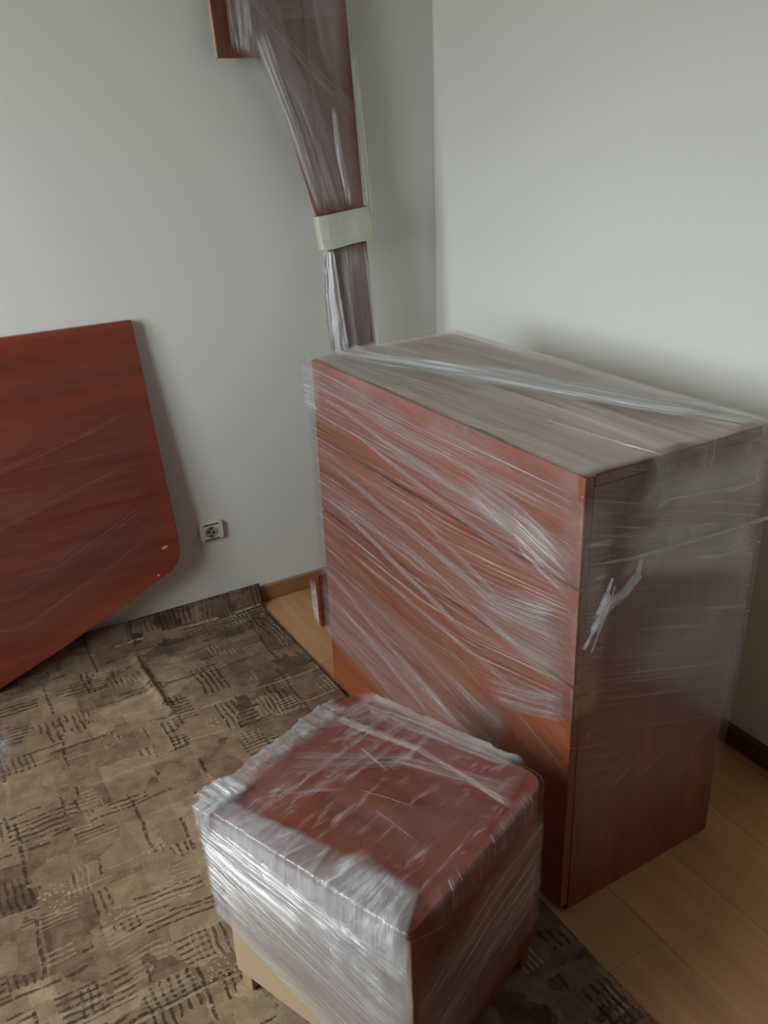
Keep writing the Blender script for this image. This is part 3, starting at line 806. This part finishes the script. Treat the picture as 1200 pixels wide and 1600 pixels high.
# ------------------------------------------------------------------ bedside cabinet
def nightstand():
    e = empty('bedside_cabinet', (-1.139, -1.546, 0.0105), (0, 0, math.radians(21.8)))
    tag(e, 'small brown bedside cabinet wrapped in stretch film in front of the chest', 'bedside cabinet')
    hx, hy, H = 0.205, 0.2275, 0.458
    top = rounded([(-hx, -hy), (hx, -hy), (hx, hy), (-hx, hy)], [0.012, 0.045, 0.035, 0.010], 8)
    prism_z('top_panel', top, H-0.022, H, WOOD_N, e, 0.002)
    bx, by = hx-0.012, hy-0.012
    box('side_panel', (-bx+.003, -by, 0.045), (bx, -by+0.016, H-0.022), WOOD_V, e, 0.001)
    box('side_panel', (-bx+.003, by-0.016, 0.045), (bx, by, H-0.022), WOOD_V, e, 0.001)
    box('back_panel', (-bx-.001, -by, 0.045), (-bx+.003, by, H-0.022), BEIGE, e, 0.0006)
    box('bottom_panel', (-bx+.003, -by+.016, 0.05), (bx-.001, by-.016, 0.066), WOOD_N, e)
    box('drawer_front', (bx, -by+.002, 0.26), (bx+.010, by-.002, H-0.026), WOOD_H, e, 0.001)
    box('door', (bx, -by+.002, 0.05), (bx+.010, by-.002, 0.256), WOOD_H, e, 0.001)
    for sx in (-1, 1):
        for sy in (-1, 1):
            x0, y0 = sx*(bx-.018), sy*(by-.018)
            box('foot', (x0-.014, y0-.014, 0.0), (x0+.014, y0+.014, 0.045), EDGE if sx < 0 else WOOD_N, e, 0.002)
    # ---- film
    NF, NS, NTp, NB = (-1, 0, 0), (0, -1, 0), (0, 0, 1), (0, 1, 0)
    def f(y, z, o=0.0):
        return (-hx-0.003-o, y, z)
    def s(x, z, o=0.0):
        return (x, -hy-0.003-o, z)
    def tp(x, y, o=0.0):
        return (x, y, H+0.001+o)
    loop = rounded([(-hx-.004, -hy-.004), (hx+.004, -hy-.004), (hx+.004, hy+.004), (-hx-.004, hy+.004)], [.012, .045, .035, .010], 6)
    zl = lambda p: 0.10+0.17*max(0.0, min(1.0, (hy-p.y)/(2*hy)))*0+0.07*max(0, p.y/hy)
    film_sleeve('film_wrap', loop, 0.1, H+0.002, FILM_CLEAR, e, 13, 40, 0.004, 0.5, 14, z_low=zl)
    film_band('film_top', [(tp(-hx, hy-.004), tp(-hx, -hy+.004), NTp), (tp(0, hy-.004), tp(0, -hy+.004), NTp), (tp(hx-.006, hy-.03), tp(hx-.006, -hy+.03), NTp)], FILM_TOP2, e, 14, 60, 90, 0.003, 0.004, 9, 0.0012, fu=.02, fv=.02)
    B = lambda secs, mat, seed, **k: film_band('film_band', secs, mat, e, seed, **k)
    # heavy diagonal winding over the pale back
    B([(f(hy+.006, .455), f(hy+.006, .20), NF), (f(.0, .455), f(.02, .12), NF), (f(-hy-.006, .44), f(-hy-.006, .04), NF)], FILM_WHITE2, 15, nu=40, nv=110, off=.003, amp=0.0025, freq=14, fu=.02, fv=.04)
    B([(f(hy+.006, .40, .004), f(hy+.006, .24, .004), NF), (f(.0, .34, .005), f(.02, .16, .005), NF), (f(-hy-.006, .27, .004), f(-hy-.006, .08, .004), NF)], FILM_FAN, 16, nu=40, nv=90, off=.004, amp=0.005, freq=9, fu=.04, fv=.15)
    B([(f(hy+.006, .45, .005), f(hy+.006, .36, .005), NF), (f(.0, .43, .006), f(.0, .31, .006), NF), (f(-hy-.006, .41, .005), f(-hy-.006, .22, .005), NF)], FILM_FAN, 17, nu=40, nv=90, off=.004, amp=0.005, freq=10, crumple=.001, fu=.04, fv=.15)
    # film folded over the top front edge, crumpled towards the corner
    B([(tp(-hx+.030, hy-.02, .002), tp(-hx+.075, -hy+.035, .002), NTp), ((-hx-.006, hy, H+.005), (-hx-.006, -hy-.004, H+.005), (-.7, 0, .7)), (f(hy, .40, .006), f(-hy-.004, .36, .006), NF)], FILM_EDGE, 18, nu=16, nv=110, off=.003, amp=0.003, freq=24, crumple=.003, fu=.15, fv=.02)
    B([(tp(-hx+.085, -.07, .003), tp(-hx+.055, -hy+.02, .003), NTp), ((-hx-.009, -.04, H+.008), (-hx-.009, -hy-.004, H+.006), (-.7, 0, .7)), (f(-.02, .385, .010), f(-hy-.004, .34, .010), NF)], FILM_CRUSH, 28, nu=20, nv=60, off=.004, amp=0.004, freq=10, crumple=.006, fu=.2, fv=.2)
    B([(f(-.05, .40, .009), f(-.05, .30, .009), NF), (f(-hy-.006, .37, .009), f(-hy-.006, .20, .009), NF)], FILM_CRUSH, 29, nu=24, nv=50, off=.004, amp=0.004, freq=10, crumple=.004, fu=.25, fv=.25)
    # gathered film along the left rear edge and its corner tuft
    B([(tp(-hx-.004, hy-.055, .002), tp(.15, hy-.045, .002), NTp), ((-hx-.004, hy+.006, H+.006), (.15, hy+.004, H+.005), (0, .7, .7)), ((-hx-.004, hy+.008, .38), (.15, hy+.006, .40), NB)], FILM_EDGE, 20, nu=14, nv=90, off=.003, amp=0.005, freq=16, crumple=.003, fu=.25, fv=.06)
    B([(tp(-hx-.012, hy-.04, .004), tp(-hx+.07, hy-.05, .003), NTp), ((-hx-.014, hy+.012, H+.010), (-hx+.07, hy+.008, H+.008), (0, .7, .7)), ((-hx-.014, hy+.010, .40), (-hx+.05, hy+.008, .42), NB)], FILM_CRUSH, 21, nu=14, nv=50, off=.004, amp=0.002, freq=5, crumple=.005, fu=.15, fv=.15)
    B([(tp(-hx+.02, hy-.05, .003), tp(-hx+.03, hy+.01, .003), NTp), ((-hx-.012, hy-.045, H+.004), (-hx-.016, hy+.014, H+.004), (-.7, .2, .6)), (f(hy-.04, .41, .006), f(hy+.012, .40, .006), NF)], FILM_CRUSH, 22, nu=14, nv=50, off=.004, amp=0.002, freq=5, crumple=.005, fu=.2, fv=.2)
    # top: rear edge bands and drawn lines
    B([(tp(.13, hy-.02, .002), tp(.10, hy-.08, .002), NTp), (tp(hx-.02, hy-.03, .003), tp(hx-.06, hy-.12, .003), NTp), (tp(hx-.005, .05, .003), tp(hx-.045, .0, .003), NTp), (tp(hx-.006, -hy+.06, .002), tp(hx-.03, -hy+.04, .002), NTp)], FILM_MID, 23, nu=20, nv=40, amp=0.004, freq=10, fu=.15, fv=.3)
    B([(tp(hx-.03, hy-.01, .002), tp(hx-.03, -hy+.05, .002), NTp), ((hx+.006, hy-.03, H+.005), (hx+.006, -hy+.05, H+.005), (.7, 0, .7)), ((hx+.008, hy-.03, .40), (hx+.008, -hy+.05, .40), (1, 0, 0))], FILM_EDGE, 30, nu=12, nv=80, off=.003, amp=0.003, freq=14, crumple=.002, fu=.3, fv=.1)
    B([(tp(-hx+.05, -hy+.02, .002), tp(hx-.05, -hy+.02, .002), NTp), ((-hx+.03, -hy-.006, H+.004), (hx-.04, -hy-.006, H+.004), (0, -.7, .7)), (s(-hx+.03, .40, .002), s(hx-.04, .40, .002), NS)], FILM_MID, 31, nu=12, nv=80, off=.003, amp=0.003, freq=14, fu=.3, fv=.1)
    B([(tp(-.02, .20, .004), tp(-.08, .16, .004), NTp), (tp(.10, .02, .005), tp(.06, .0, .005), NTp), (tp(hx-.05, -hy+.02, .004), tp(hx-.09, -hy+.0, .004), NTp)], FILM_MID, 24, nu=26, nv=40, amp=0.004, freq=12)
    B([(tp(.115, .20, .005), tp(.09, .20, .005), NTp), (tp(.135, .0, .005), tp(.115, .0, .005), NTp), (tp(.11, -hy+.0, .003), tp(.088, -hy, .003), NTp)], FILM_LINE, 25, nu=26, nv=12, amp=0.003, freq=3, fv=.3)
    for q, (x0, y0, x1, y1, wd) in enumerate(((.065, .10, .04, .0, .006), (-.12, .13, -.03, .03, .007), (-.03, .03, .0, -.10, .006), (-.05, -.03, -.065, -.14, .006), (-.13, .15, -.09, .11, .012))):
        dx, dy = y1-y0, -(x1-x0)
        L = math.hypot(dx, dy); dx, dy = dx/L*wd/2, dy/L*wd/2
        B([(tp(x0+dx*.4, y0+dy*.4, .004), tp(x0-dx*.4, y0-dy*.4, .004), NTp), (tp((x0+x1)/2+dx, (y0+y1)/2+dy+.004, .006), tp((x0+x1)/2-dx, (y0+y1)/2-dy+.004, .006), NTp), (tp(x1+dx*.4, y1+dy*.4, .004), tp(x1-dx*.4, y1-dy*.4, .004), NTp)], FILM_LINE, 80+q, nu=12, nv=12, amp=0.006, freq=4, fu=.3, fv=.35)
    # side winding
    B([(s(-hx-.002, .36), s(-hx-.002, .06), NS), (s(0, .42), s(0, .10), NS), (s(hx-.02, .45), s(hx-.02, .14), NS)], FILM_MID, 26, nu=30, nv=60, amp=0.004, freq=12, fu=.03, fv=.25)
FILM_TOP2 = m_film('stretch_film_crinkled_top', 0.0, 0.18, 0.05, 40, 9, rough=0.12, gloss=0.07, bump=0.6)
FILM_EDGE = m_film('stretch_film_folded_edge', 0.12, 0.30, 0.30, 60, 8, gloss=0.18, bump=0.7)
WOOD_N = m_wood('cherry_cabinet_laminate', lin(100, 45, 32), lin(122, 58, 42), lin(136, 69, 50), (2.5, 0.4, 2.5), 0.36)
FILM_WHITE2 = m_film('stretch_film_many_layers', 0.30, 0.45, 0.22, 110, 1.8, rough=0.24, gloss=0.07)
nightstand()

# ------------------------------------------------------------------ scrap of film on the rug
def scrap():
    verts, uvs, faces = [], [], []
    n = 44
    for i in range(n+1):
        for j in range(n+1):
            a, b = i/n-.5, j/n-.5
            x = a*0.26; y = b*0.30
            fall = max(0.0, 1-((a*2)**2+(b*2)**2)*0.8)
            z = 0.012+abs(noise.noise((x*14, y*14, 4)))*0.05*fall+abs(noise.noise((x*40, y*40, 8)))*0.016*(0.4+fall)
            verts.append((x+0.02*noise.noise((y*9, x*9, 5)), y+0.02*noise.noise((x*9, y*9, 6)), z))
            uvs.append((x, y))
    w = n+1
    for i in range(n):
        for j in range(n):
            faces.append((i*w+j, (i+1)*w+j, (i+1)*w+j+1, i*w+j+1))
    o = mesh_obj('film_scrap', verts, faces, FILM_CRUSH, None, True, uvs)
    set_fade(o, [fade_at(i/n, j/n, .4, .3, 3) for i in range(n+1) for j in range(n+1)])
    o.location = (-1.76, -0.37, 0)
    tag(o, 'crumpled scrap of clear film lying on the rug near the red panel', 'plastic film')
scrap()
